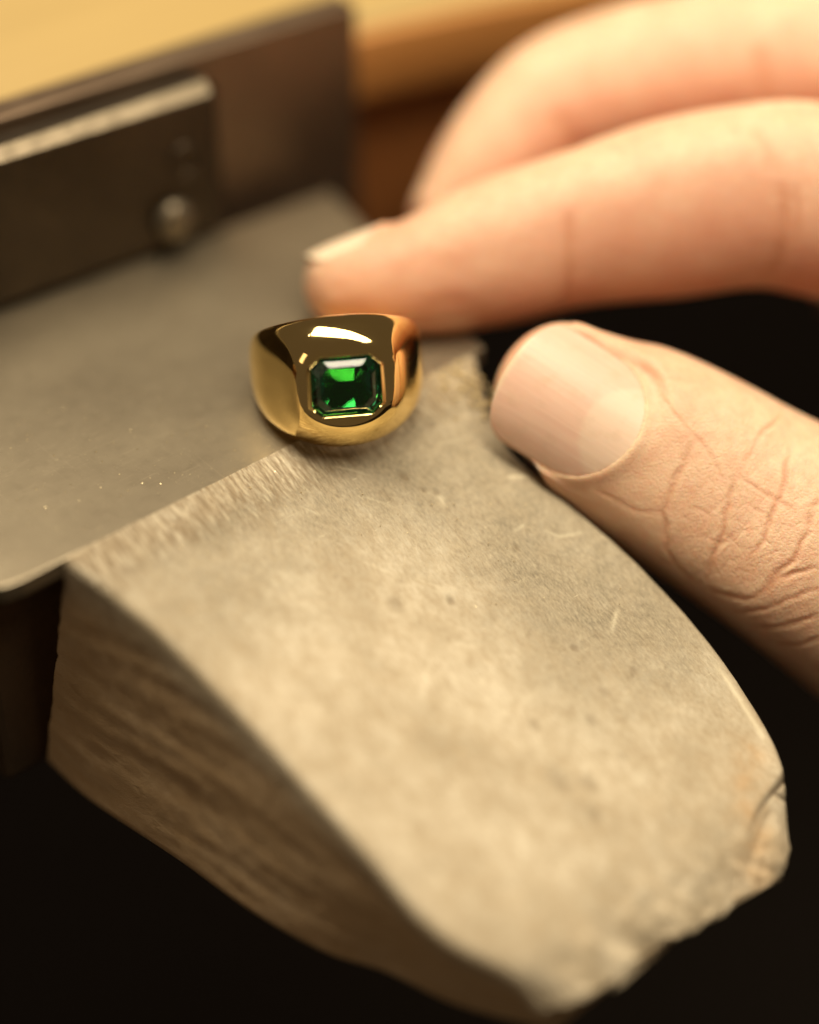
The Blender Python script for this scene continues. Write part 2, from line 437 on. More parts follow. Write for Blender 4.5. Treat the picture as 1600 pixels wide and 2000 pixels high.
# file scratches, knocks and a painted edge highlight in the sharp zone
scrt_edgelight = np.zeros(len(flat)); pits = np.zeros(len(flat))
rs = np.random.default_rng(21)
for k in range(15):
    c0 = np.array([rs.uniform(22, 60), rs.uniform(3, 36)]); an_ = rs.normal(.9, .55); ln = rs.uniform(1.5, 6.5); cv = rs.normal(0, .03)
    ss_ = np.linspace(-.5, .5, 9) * ln
    line = np.stack([c0[0] + np.cos(an_) * ss_ - np.sin(an_) * cv * ss_ ** 2, c0[1] + np.sin(an_) * ss_ + np.cos(an_) * cv * ss_ ** 2], 1)
    near_ = np.where(np.abs(flat - c0).max(1) < ln)[0]
    dd_, pr_ = seg_dist(flat[near_], line)
    scrt_edgelight[near_] = np.maximum(scrt_edgelight[near_], rs.uniform(.2, .6) * np.exp(-(dd_ / .15) ** 2) * np.minimum(1, 5 * np.minimum(pr_, 1 - pr_)))
for (px_, py_), rr in (((790, 934), .55), ((853, 966), .40), ((828, 962), .3), ((742, 893), .4), ((1010, 1075), .35), ((880, 1180), .5), ((775, 1190), .8), ((1155, 1415), .7), ((1045, 1425), .7), ((1160, 1600), .8), ((1090, 1530), 1.3), ((1150, 1540), 1.0), ((1180, 1360), .6)):
    cu_ = pin_uv(px_, py_)
    dd_ = np.linalg.norm((flat - cu_) * np.array([1, .75]) + .25 * rr * np.stack([vnoise(P3 * 1.6, 3), vnoise(P3 * 1.6, 4)], 1), axis=1)
    pits = np.maximum(pits, (.8 if rr < .6 else .45) * np.exp(-(dd_ / rr) ** 4))
for ln_, wd_, am_ in (([(1390, 1288), (1420, 1330), (1450, 1378), (1480, 1425), (1500, 1455)], .38, .8), ([(985, 938), (1040, 935)], .16, .8), ([(1060, 1040), (1095, 1052), (1150, 1040)], .14, .6), ([(1205, 1190), (1195, 1240)], .2, .6), ([(845, 958), (870, 990)], .3, .6)):  # first line is a painted chamfer highlight, the others are scratches
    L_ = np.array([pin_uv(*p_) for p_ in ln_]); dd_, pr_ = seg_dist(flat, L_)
    scrt_edgelight = np.maximum(scrt_edgelight, am_ * np.exp(-(dd_ / wd_) ** 2) * np.minimum(1, 4 * np.minimum(pr_, 1 - pr_) + .1))
z -= .10 * scrt_edgelight + .22 * pits
Vt = np.stack([flat[:, 0], flat[:, 1], z], 1)
# cross-section loops: top (left to right), right side down, bottom (right to left), left side up
NS, NB = 34, 12
loops = []
for i in range(NP_):
    topv = Vt[i * NQ:(i + 1) * NQ]
    br = np.array([rb[i, 0], rb[i, 1], -36.0]); bl = np.array([lb[i, 0], lb[i, 1], -36.0])
    s = np.linspace(0, 1, NS + 1)[1:, None]
    sr = topv[-1] * (1 - s) + br * s; sl = topv[0] * s[::-1][:] * 0 + (bl * (1 - s) + topv[0] * s)
    nb = np.linspace(0, 1, NB + 1)[1:, None]
    bo = br * (1 - nb) + bl * nb
    loops.append(np.vstack([topv, sr, bo, sl[:-1]]))
L = np.array(loops); NL = L.shape[1]
allp = L.reshape(-1, 3).copy()
idx = np.tile(np.arange(NL), NP_)
iss = idx >= NQ
nz = fbm(allp * np.array([.05, .05, .8]), 3, 71) * .35 + fbm(allp * np.array([.25, .06, .6]), 4, 73) * .14 + fbm(allp * .5, 3, 77) * .12
leftside = idx >= NQ + NS + NB
rightside = (idx >= NQ) & (idx < NQ + NS)
fade = np.ones(len(allp))
hs = np.where(leftside, (NL - idx) / NS, np.where(rightside, (idx - NQ) / NS, 1.0))
fade = sstep(0, .12, hs)
allp[leftside, 0] -= (nz * fade)[leftside]; allp[rightside, 0] += (nz * fade)[rightside]
F = tri_quads(NP_, NL, 0, True)
def cap(loop_idx, rev):
    c = len(capv) + len(allp); capv.append(allp[loop_idx].mean(0))
    n = len(loop_idx)
    return [((loop_idx[k], c, loop_idx[(k + 1) % n]) if rev else (loop_idx[(k + 1) % n], c, loop_idx[k])) for k in range(n)]
capv = []
F += cap(list(range(NL)), False); F += cap([(NP_ - 1) * NL + k for k in range(NL)], True)
pv = np.vstack([allp, np.array(capv)])
pm = mesh('bench_pin', loc_uv(pv), F); fix_normals(pm)
def fattr(me, name, vals):
    a = me.attributes.new(name, 'FLOAT', 'POINT'); a.data.foreach_set('value', np.asarray(vals, np.float32))
n0 = len(pv)
def pad(v, fill=0.0):
    o = np.full(n0, fill); o[:len(v)] = v; return o
topidx = (np.arange(NP_)[:, None] * NL + np.arange(NQ)[None, :]).ravel()
crk = np.zeros(n0); crk[topidx] = crackw
rust = np.zeros(n0); rust[topidx] = np.exp(-(seg_dist(flat, np.array([(56, 60.0), (52, 64), (48, 70)]))[0] / 2.4) ** 2)
du = np.zeros(n0)
dfoc, _ = seg_dist(flat, np.array([(22, -6), (45, -2), (58, 14), (60, 30)]))
du[topidx] = 1 - sstep(8, 34, dfoc + 5 * fbm(P3 * .12, 3, 91))
du[topidx] *= .35 + .65 * sstep(2.2, 5.5, flat[:, 1] + 1.2 * fbm(P3 * .3, 3, 95))
scp = np.zeros(n0); scp[topidx] = scrt_edgelight; ptp = np.zeros(n0); ptp[topidx] = pits
stp = np.zeros(n0); stp[topidx] = 1 - sstep(4.0, 8.5, flat[:, 1] + 2.5 * fbm(P3 * np.array([.35, .1, 1]), 3, 97))
sd = np.zeros(n0); sd[:len(allp)] = np.where(iss, sstep(0, .2, hs), 0); sd[len(allp):] = 1
for nm, v in (('crack', crk), ('rust', rust), ('dust', du), ('side', sd), ('strip', stp), ('scratch_edgelight', scp), ('pit', ptp)): fattr(pm, nm, v)
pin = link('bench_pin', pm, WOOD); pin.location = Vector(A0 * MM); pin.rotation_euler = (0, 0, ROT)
tag(pin, 'worn wooden bench pin with a sloping top and ragged broken tip, under ring and thumb', 'bench pin')

# ------------------------------------------------------------------ ring
PHI, TAU = math.radians(8), math.radians(20)
Yl = np.array([math.sin(PHI) * math.cos(TAU), -math.cos(PHI) * math.cos(TAU), math.sin(TAU)])
Xl = -np.array([math.cos(PHI), math.sin(PHI), 0]); Zl = np.cross(Xl, Yl)
RI = 8.95
def ring_T(th): return 1.95 + 2.65 * np.exp(-(np.abs(th) / .85) ** 2.0)
def ring_W(th): return 2.6 + 14.2 * (1 - sstep(.05, 2.9, np.abs(th))) ** .98
def band_pt(a, b):
    th = math.pi * a
    n_ = 2.35 + .5 * sstep(.35, 1.3, np.abs(th))
    prof = np.maximum(1 - np.abs(b) ** n_, 0) ** (1 / n_)
    zz = b * ring_W(th) / 2
    r = RI + ring_T(th) * prof
    x, y = np.sin(th) * r, np.cos(th) * r
    rho = (np.abs(x) / 6.5) ** 3 + (np.abs(zz - ZO) / 5.7) ** 3
    w = np.where(y > 0, np.exp(-.6 * rho ** 2), 0) * .9
    y = y * (1 - w) + YTOP * w                       # softly flattened crown round the stone
    return np.stack([x, y, zz], -1)
YTOP = RI + 4.6 - .05
ZO = .5                                            # the stone sits a little above the middle of the head
GW, GH, GC = 4.45, 3.85, 1.35                      # opening for the stone
def octa(w, h, c): return np.array([(w, -h + c), (w, h - c), (w - c, h), (-w + c, h), (-w, h - c), (-w, -h + c), (-w + c, -h), (w - c, -h)], float)
# outer boundary of the unrolled band in (a, b), parametrised so both sides match
na, nb2 = 150, 34
la = np.sin(np.linspace(-1, 1, na) * math.pi / 2) * .35 + np.linspace(-1, 1, na) * .65
bound = [(x, 1.0) for x in la[::-1][:-1]] + [(-1.0, y) for y in np.linspace(1, -1, nb2)[:-1]] + [(x, -1.0) for x in la[:-1]] + [(1.0, y) for y in np.linspace(-1, 1, nb2)[:-1]]
bound = np.array(bound); NBD = len(bound)
ang = np.arctan2(bound[:, 1] * 6.0, np.sin(np.clip(bound[:, 0], -1, 1) * math.pi / 2) * 9.5)
def oct_hit(w, h, c, an):
    O = octa(w, h, c); out = []
    for t in an:
        dx, dy = math.cos(t), math.sin(t); best = 1e9
        for k in range(8):
            p0, p1 = O[k], O[(k + 1) % 8]; e = p1 - p0
            den = dx * e[1] - dy * e[0]
            if abs(den) < 1e-9: continue
            tt = (p0[0] * e[1] - p0[1] * e[0]) / den; uu = (p0[0] * dy - p0[1] * dx) / den
            if tt > 0 and -1e-6 <= uu <= 1 + 1e-6: best = min(best, tt)
        out.append((dx * best, dy * best))
    return np.array(out)
oc = oct_hit(GW, GH, GC, ang)
RF = RI + ring_T(0)
oa = np.arcsin(np.clip(oc[:, 0] / RF, -1, 1)) / math.pi; ob = (oc[:, 1] + ZO) / (ring_W(0) / 2)
NT = 90
tt = np.linspace(0, 1, NT); tt = tt * .45 + .55 * (1 - (1 - tt) ** 2)
Y0 = YTOP
rows = []
for t in tt:
    a = oa * (1 - t) + bound[:, 0] * t; b = ob * (1 - t) + bound[:, 1] * t
    if t >= .9999: b = bound[:, 1]
    Pn = band_pt(a, b)
    rows.append(Pn)
# lip and inner wall of the setting
def at_oct(w, h, c, y):
    o = oct_hit(w, h, c, ang); return np.stack([o[:, 0], np.broadcast_to(y, (len(o),)), o[:, 1] + ZO], 1)
yr = rows[0][:, 1].copy()                           # the lip follows the crown
wall = [at_oct(GW - .62, GH - .62, GC - .2, Y0 - 5.2), at_oct(GW - .50, GH - .50, GC - .15, Y0 - 1.6), at_oct(GW - .22, GH - .22, GC - .05, Y0 - .9), at_oct(GW - .17, GH - .17, GC - .03, yr - .28), at_oct(GW - .12, GH - .12, GC - .02, yr - .10), at_oct(GW - .04, GH - .04, GC, yr - .015)]
rows = wall + rows
RV = np.vstack(rows); nr = len(rows)
RF_ = tri_quads(nr, NBD, 0, True)
# closed pit behind the stone
c = len(RV); RV = np.vstack([RV, [[0, Y0 - 5.2, ZO]]])
RF_ += [(k, (k + 1) % NBD, c) for k in range(NBD)]
# inside of the hoop: strips joining upper and lower rims
lastr = (nr - 1) * NBD
up = [lastr + k for k in range(0, na)]                                      # a from +1 to -1 at b=+1
lo = [lastr + (na - 1 + nb2 - 1) + k for k in range(0, na)]; lo = lo[::-1]
lo = [x if x < lastr + NBD else x - NBD for x in lo]
for k in range(na - 1): RF_.append((up[k], up[k + 1], lo[k + 1], lo[k]))
ringe = empty('gold_ring')
ringe.matrix_world = Matrix.Identity(4)
Rm = np.stack([Xl, Yl, Zl], 1)
wv = RV @ Rm.T
# rest the ring: lowest point over the anvil touches it
cx, cy_ = 5.1 - 13.2 * Yl[0], -1.0 - 13.2 * Yl[1]
uvq = w2uv(wv + np.array([cx, cy_, 0]))
surf = np.where(uvq[:, 1] < .3, 0.0, pin_top(uvq[:, 0], np.maximum(uvq[:, 1], 0)))
zoff = float(np.max(surf - wv[:, 2])) + .02
RPOS = np.array([cx, cy_, zoff])
kk = int(np.argmax(surf - wv[:, 2])); print('ring pos', RPOS, 'touch', RV[kk], 'gem depth', float((RPOS + Rm @ np.array([0, YTOP, 0]) - CAM) @ cd) - DIST)
mw = Matrix.Identity(4)
for i in range(3):
    for j in range(3): mw[i][j] = Rm[i, j]
    mw[i][3] = RPOS[i] * MM
ringe.matrix_world = mw
tag(ringe, 'domed yellow gold ring set with a green emerald, standing on the anvil edge', 'ring')
rme = mesh('band', RV, RF_)
bm = bmesh.new(); bm.from_mesh(rme); bmesh.ops.remove_doubles(bm, verts=bm.verts, dist=1e-6)
bmesh.ops.recalc_face_normals(bm, faces=bm.faces); bm.to_mesh(rme); bm.free()
band = link('band', rme, GOLD, ringe)
# emerald: girdle, two crown steps and table above, three pavilion steps to a short keel below
yg = Y0 - .70
def ringv(sx, sy, cc, y): return [(x, y, zz) for x, zz in octa(GW * sx - .2, GH * sy - .2, cc)]
gl = [ringv(.30, .03, .05, yg - 3.1), ringv(.62, .52, .62, yg - 2.25), ringv(.86, .82, 1.0, yg - 1.2), ringv(.985, .98, 1.22, yg - .12), ringv(.985, .98, 1.22, yg),
      [(x - math.copysign(1.0, x), y, zz - math.copysign(1.0, zz)) for x, y, zz in ringv(.985, .98, 1.22, yg + .86)]]
gl[0] = [(1.25 if x > 0 else -1.25, yg - 3.1, zz * 0 + (.06 if zz > 0 else -.06)) for x, y, zz in gl[1]]
GV = [(x, y, zz + ZO) for r in gl for x, y, zz in r]
GF = tri_quads(len(gl), 8, 0, True) + [tuple(range(8))[::-1], tuple(range((len(gl) - 1) * 8, len(gl) * 8))]
gme = mesh('emerald', GV, GF); fix_normals(gme)
link('emerald', gme, EMERALD, ringe, False)

# ------------------------------------------------------------------ hand
def loft(spec, n=70, m=48, tipk=None, endcap=True, ex=2.25):
    """spec rows: centre (3), half-width, half-height, dorsal vector (3). First row is the fingertip end."""
    R = catmull(np.array(spec, float), n)
    c = R[:, :3]; t = np.gradient(c, axis=0); t /= np.linalg.norm(t, axis=1)[:, None]
    nv = R[:, 5:8]; nv = nv - (nv * t).sum(1)[:, None] * t; nv /= np.linalg.norm(nv, axis=1)[:, None]
    lv = np.cross(t, nv)
    th = np.linspace(0, 2 * math.pi, m, endpoint=False)
    cs = np.sign(np.cos(th)) * np.abs(np.cos(th)) ** (2 / ex); sn = np.sign(np.sin(th)) * np.abs(np.sin(th)) ** (2 / ex)
    rings = []
    # rounded tip
    k = 9
    for i in range(k):
        f = math.sin((i + .5) / k * math.pi / 2); g = math.cos((i + .5) / k * math.pi / 2)
        depth = (tipk if tipk else R[0, 4])
        cc = c[0] - t[0] * depth * g
        rings.append(cc + (lv[0] * sn[:, None] * R[0, 3] + nv[0] * cs[:, None] * R[0, 4]) * f)
    for i in range(n):
        rings.append(c[i] + lv[i] * sn[:, None] * R[i, 3] + nv[i] * cs[:, None] * R[i, 4])
    V = np.vstack(rings); nr = len(rings)
    F = tri_quads(nr, m, 0, True) + [tuple(range(m))[::-1], tuple(range((nr - 1) * m, nr * m))]
    return V, F, (c, t, nv, lv, R)
PX = 1 / 15.0
def fspec(rows, dors):
    out = []
    for (px, py, dep, rw, rh), dv in zip(rows, dors):
        out.append((*at(px, py, dep), rw, rh, *dv))
    return out
UP = cu; TO = -cd                                  # image up, towards the camera
thumb = fspec([
    (1085, 758, 8.2, 8.8, 6.6), (1140, 795, 8.8, 10.5, 8.2), (1200, 835, 9.4, 12.2, 9.4), (1320, 905, 9.8, 13.3, 10.2),
    (1450, 985, 9.8, 13.9, 10.8), (1600, 1075, 9.8, 15.0, 12.0), (1800, 1200, 14, 17, 14), (2020, 1320, 20, 19, 17), (2200, 1330, 30, 20, 18)],
    [TO + .02 * UP] * 4 + [TO + .06 * UP] * 5)
index = fspec([
    (660, 556, 18.6, 6.2, 5.3), (725, 552, 19.0, 7.3, 6.7), (820, 540, 19.2, 8.2, 8.0), (950, 500, 19.4, 8.9, 9.7), (1110, 452, 19.6, 9.2, 10.3),
    (1300, 410, 19.6, 10.2, 11.9), (1450, 385, 19.6, 10.6, 12.2), (1560, 385, 19.6, 11.0, 12.7), (1720, 420, 20, 11.5, 13.2), (1960, 500, 22, 12.5, 14), (2200, 620, 30, 13, 15)],
    [UP * .98 + TO * .12] * 11)
middle = fspec([
    (880, 418, 35, 6.6, 5.8), (940, 342, 36, 8.0, 7.6), (1022, 262, 37, 8.6, 9.3), (1120, 195, 37.5, 9.0, 10.3), (1300, 150, 38, 9.8, 11.2),
    (1490, 128, 38, 10.4, 11.6), (1700, 150, 38, 11, 12.4), (1960, 260, 38, 12.5, 14), (2200, 420, 40, 13, 15)],
    [UP * .9 - cr * .35] * 3 + [UP * .97 - TO * .1] * 6)
idx_end = np.array(index[-1][:3]); mid_end = np.array(middle[-1][:3]); th_end = np.array(thumb[-1][:3])
ring_b = mid_end + np.array([-4, 21, -2]); pink_b = mid_end + np.array([-10, 40, -10])
dz = np.array([0, .1, 1.0])
ringf = [(*(ring_b + o), 9, 9, *dz) for o in (np.array([-8, 0, -38]), np.array([-16, 0, -32]), np.array([-26, 0, -20]), np.array([-24, 0, -6]), np.array([-10, 0, 1]), np.array([14, -2, 2]))]
pinkf = [(*(pink_b + o), 7.5, 7.5, *dz) for o in (np.array([-4, 0, -32]), np.array([-11, 0, -27]), np.array([-19, 0, -17]), np.array([-18, 0, -5]), np.array([-7, 0, 1]), np.array([14, -3, 2]))]
mid_all = (idx_end + mid_end + ring_b + pink_b) / 4
latv = pink_b - idx_end; latv /= np.linalg.norm(latv)
dors = np.cross(np.array([1.0, 0, 0]), latv); dors /= np.linalg.norm(dors)
palm = [(*(mid_all + np.array(o)), w, h, *dors) for o, w, h in (((-8, 0, -2), 30, 10), ((10, 0, -3), 40, 13), ((35, -2, -6), 41, 15), ((60, -3, -9), 36, 17), ((85, -2, -10), 29, 18), ((120, 0, -10), 27, 19), ((170, 0, -10), 31, 23), ((230, 0, -10), 35, 27))]
thenar = [(*q, w, h, *dors) for q, w, h in ((th_end + np.array([-18, 0, 0]), 17, 15), (th_end, 19, 17), (th_end * .5 + (mid_all + np.array([55, -16, -12])) * .5, 20, 17), (mid_all + np.array([75, -10, -12]), 18, 16))]
web = [(*q, 13, 9, *dors) for q in (idx_end + np.array([6, -4, -8]), idx_end * .55 + th_end * .45 + np.array([8, 4, 0]), th_end + np.array([8, 4, 4]))]
hv, hf = [], []
frames = {}
for nm, sp, kw in (('thumb', thumb, dict(tipk=7.6, n=90, m=64)), ('index', index, dict(tipk=4.6, n=90)), ('middle', middle, dict(tipk=5.5, n=80)),
                   ('ringf', ringf, dict(tipk=8)), ('pinkf', pinkf, dict(tipk=7)), ('palm', palm, dict(tipk=6)), ('thenar', thenar, dict(tipk=8)), ('web', web, dict(tipk=6))):
    V, Fc, fr = loft(sp, **kw); frames[nm] = fr
    o = sum(len(x) for x in hv); hv.append(V); hf += [tuple(i + o for i in f) for f in Fc]
hm_ = mesh('hand_raw', np.vstack(hv), hf); fix_normals(hm_)
tmp = bpy.data.objects.new('hand_raw', hm_); C.objects.link(tmp)
mod = tmp.modifiers.new('remesh', 'REMESH'); mod.mode = 'VOXEL'; mod.voxel_size = .42 * MM; mod.adaptivity = 0
dg = bpy.context.evaluated_depsgraph_get()
hme = bpy.data.meshes.new_from_object(tmp.evaluated_get(dg))
bpy.data.objects.remove(tmp); bpy.data.meshes.remove(hm_)
hme.name = 'hand'
def get_co(me):
    a = np.empty(len(me.vertices) * 3, np.float32); me.vertices.foreach_get('co', a); return a.reshape(-1, 3).astype(float) / MM
def get_edges(me):
    a = np.empty(len(me.edges) * 2, np.int32); me.edges.foreach_get('vertices', a); return a.reshape(-1, 2)
def smooth(co, ed, it, lam=.5, mask=None):
    deg = np.bincount(ed.ravel(), minlength=len(co)).astype(float)[:, None]
    for _ in range(it):
        s = np.zeros_like(co)
        for k in range(3):
            s[:, k] = np.bincount(ed[:, 0], co[ed[:, 1], k], len(co)) + np.bincount(ed[:, 1], co[ed[:, 0], k], len(co))
        d = (s / deg - co) * lam
        co = co + (d if mask is None else d * mask[:, None])
    return co
co = smooth(get_co(hme), get_edges(hme), 12)
# finer mesh where the photograph is sharp: the thumb and its wrinkles
hme.vertices.foreach_set('co', (co * MM).astype(np.float32).ravel()); hme.update()
cq = co - CAM; dep = cq @ cd
ppx = 800 + FPX * (cq @ cr) / dep; ppy = 1000 - FPX * (cq @ cu) / dep
bm = bmesh.new(); bm.from_mesh(hme); bm.verts.ensure_lookup_table()
sel = (ppx > 930) & (ppx < 1680) & (ppy > 590) & (ppy < 1400) & (dep < DIST + 20)
es = [e for e in bm.edges if sel[e.verts[0].index] and sel[e.verts[1].index]]
bmesh.ops.subdivide_edges(bm, edges=es, cuts=1, use_grid_fill=True)
bmesh.ops.triangulate(bm, faces=[f for f in bm.faces if len(f.verts) > 4])
bm.to_mesh(hme); bm.free(); hme.update()
co = smooth(get_co(hme), get_edges(hme), 4)
def normals(me, co):
    me.vertices.foreach_set('co', (co * MM).astype(np.float32).ravel()); me.update()
    a = np.empty(len(me.vertices) * 3, np.float32); me.vertex_normals.foreach_get('vector', a); return a.reshape(-1, 3).astype(float)
nor = normals(hme, co)
def pix(co):
    q = co - CAM; dp = q @ cd
    return np.stack([800 + FPX * (q @ cr) / dp, 1000 - FPX * (q @ cu) / dp], 1), dp - DIST
# ---- nails, each in its own frame: x from root to free edge, y across, z outwards
def nail_frame(center, axis, up):
    ax = axis / np.linalg.norm(axis); zz = up - (up @ ax) * ax; zz /= np.linalg.norm(zz); yy = np.cross(zz, ax)
    return center, ax, yy, zz
def nail_height(x, y, Lh, Wh, curv, sag):
    return -(y ** 2) / (2 * curv) - .5 * (np.abs(y) / Wh) ** 4 - sag * ((np.maximum(x, 0) / Lh) ** 2)
def nail_halfwidth(x, Lh, Wh):
    t = np.clip(x / Lh, -1, 1)                          # -1 root, +1 free edge
    root = np.sqrt(np.clip(1 - (np.clip(-t - .15, 0, 1) / .85) ** 2.3, 0, 1))
    tip = np.sqrt(np.clip(1 - (np.clip(t - .35, 0, 1) / .65) ** 3.2, 0, 1))
    return Wh * root * tip * (1.0 - .05 * (1 - t) / 2)
nail_objs = []
def make_nail(fr, Lh, Wh, curv, sag, thick=.45, nx=60, ny=46, fe0=.90):
    c, ax, yy, zz = fr
    xs = Lh * np.sin(np.linspace(-1, 1, nx) * math.pi / 2 * .998); V = []; lun = []; fe = []
    for lay in (0, 1):
        for x in xs:
            hw = max(nail_halfwidth(np.array([x]), Lh, Wh)[0], .02)
            for y in np.linspace(-1, 1, ny) * hw:
                h = nail_height(x, y, Lh, Wh, curv, sag) - lay * thick
                V.append(c + ax * x + yy * y + zz * h)
                lun.append(float(sstep(-.10, .10, (1 - ((x + Lh) / (Lh * .74)) ** 2 - (y / (Wh * .80)) ** 2))))
                fe.append(float(sstep(fe0, fe0 + .07, x / Lh + .06 * (abs(y) / Wh) ** 2)))
    n = nx * ny
    F = tri_quads(nx, ny, 0) + [f[::-1] for f in tri_quads(nx, ny, n)]
    for i in range(nx - 1):
        F.append((i * ny, (i + 1) * ny, n + (i + 1) * ny, n + i * ny)); F.append((i * ny + ny - 1, n + i * ny + ny - 1, n + (i + 1) * ny + ny - 1, (i + 1) * ny + ny - 1))
    for j in range(ny - 1):
        F.append((j, n + j, n + j + 1, j + 1)); k = (nx - 1) * ny + j; F.append((k, k + 1, n + k + 1, n + k))
    # local coordinates so that the ridges run along the nail
    B = np.stack([ax, yy, zz], 1); Vl = (np.array(V) - c) @ B
    me = mesh('fingernail', Vl, F); fix_normals(me)
    fattr(me, 'lunula', lun); fattr(me, 'free_edge', fe)
    o = link('fingernail', me, NAIL)
    m = Matrix.Identity(4)
    for i in range(3):
        for j in range(3): m[i][j] = B[i, j]
        m[i][3] = c[i] * MM
    o.matrix_world = m; nail_objs.append(o)
def seat_nail(co, fr, Lh, Wh, curv, sag, fold=.26, reach=3.6):
    """sink the skin under the nail plate and raise the nail fold round it"""
    c, ax, yy, zz = fr; q = co - c; x, y, h = q @ ax, q @ yy, q @ zz
    near = (np.abs(x) < Lh + 6) & (np.abs(y) < Wh + 5) & (h > -Wh * .95 - 3) & (h < 6)
    ins_w = nail_halfwidth(x, Lh, Wh)
    nh = nail_height(np.clip(x, -Lh, Lh), np.clip(y, -Wh, Wh), Lh, Wh, curv, sag)
    # signed distance-like measure to the outline
    dx = np.where(x > Lh, x - Lh, np.where(x < -Lh, -Lh - x, 0))
    sd = np.maximum(np.abs(y) - ins_w, 0) 
    # distance to sampled outline
    xs = Lh * np.sin(np.linspace(-1, 1, 80) * math.pi / 2); hw = nail_halfwidth(xs, Lh, Wh)
    out = np.vstack([np.stack([xs, hw], 1), np.stack([xs[::-1], -hw[::-1]], 1)])
    dist = np.full(len(co), 99.0); ids = np.where(near)[0]
    dist[ids], _ = seg_dist(np.stack([x[ids], y[ids]], 1), np.vstack([out, out[:1]]))
    inside = near & (np.abs(x) < Lh) & (np.abs(y) < ins_w)
    new = h.copy()
    new[inside] = np.minimum(h[inside], nh[inside] - .22 - .25 * sstep(0, 1.5, dist[inside]))
    o = near & ~inside & (dist < reach)
    front = sstep(.25, .75, x / Lh)                      # no fold past the free edge
    target = nh + fold * np.exp(-((dist - .55) / .9) ** 2) - .02
    w = (1 - sstep(.5, reach, dist)) * (1 - .5 * front)
    new[o] = h[o] * (1 - w[o]) + target[o] * w[o]
    # the pulp stays just below the free edge
    fr_ = near & ~inside & (x > Lh * .6)
    new[fr_] = np.where(dist[fr_] < 2.5, np.minimum(h[fr_], nh[fr_] - .10 * front[fr_] + 6 * (1 - front[fr_])), new[fr_])
    co = co + zz[None, :] * (new - h)[:, None]
    m = np.where(near & ~inside, sstep(.5, 1.3, dist) * (1 - sstep(reach + .5, reach + 3, dist)), 0)
    return smooth(co, EDG, 14, .5, m), dist, inside
EDG = get_edges(hme)
# thumb nail: measured root and free edge
ta = at(1000, 722, 0.9) - at(1220, 862, 0.0)
cn = at(1116, 786, 0.3)
NF = nail_frame(cn, ta, TO + .05 * UP)
co, nd, nin = seat_nail(co, NF, 9.2, 8.6, 12.0, .8)
make_nail(NF, 9.2, 8.6, 12.0, .8)
# index nail, seen edge on at the top of the fingertip
ic, it_, inn, il, iR = frames['index']
ci = at(668, 466, 18.3)
IF_ = nail_frame(ci, at(604, 499, 19.2) - at(752, 443, 19.0), UP * .995 + TO * .02)
co, _, _ = seat_nail(co, IF_, 5.3, 4.7, 6.5, .4, .10, 1.6)
make_nail(IF_, 5.3, 4.7, 6.5, .4, fe0=-.7)
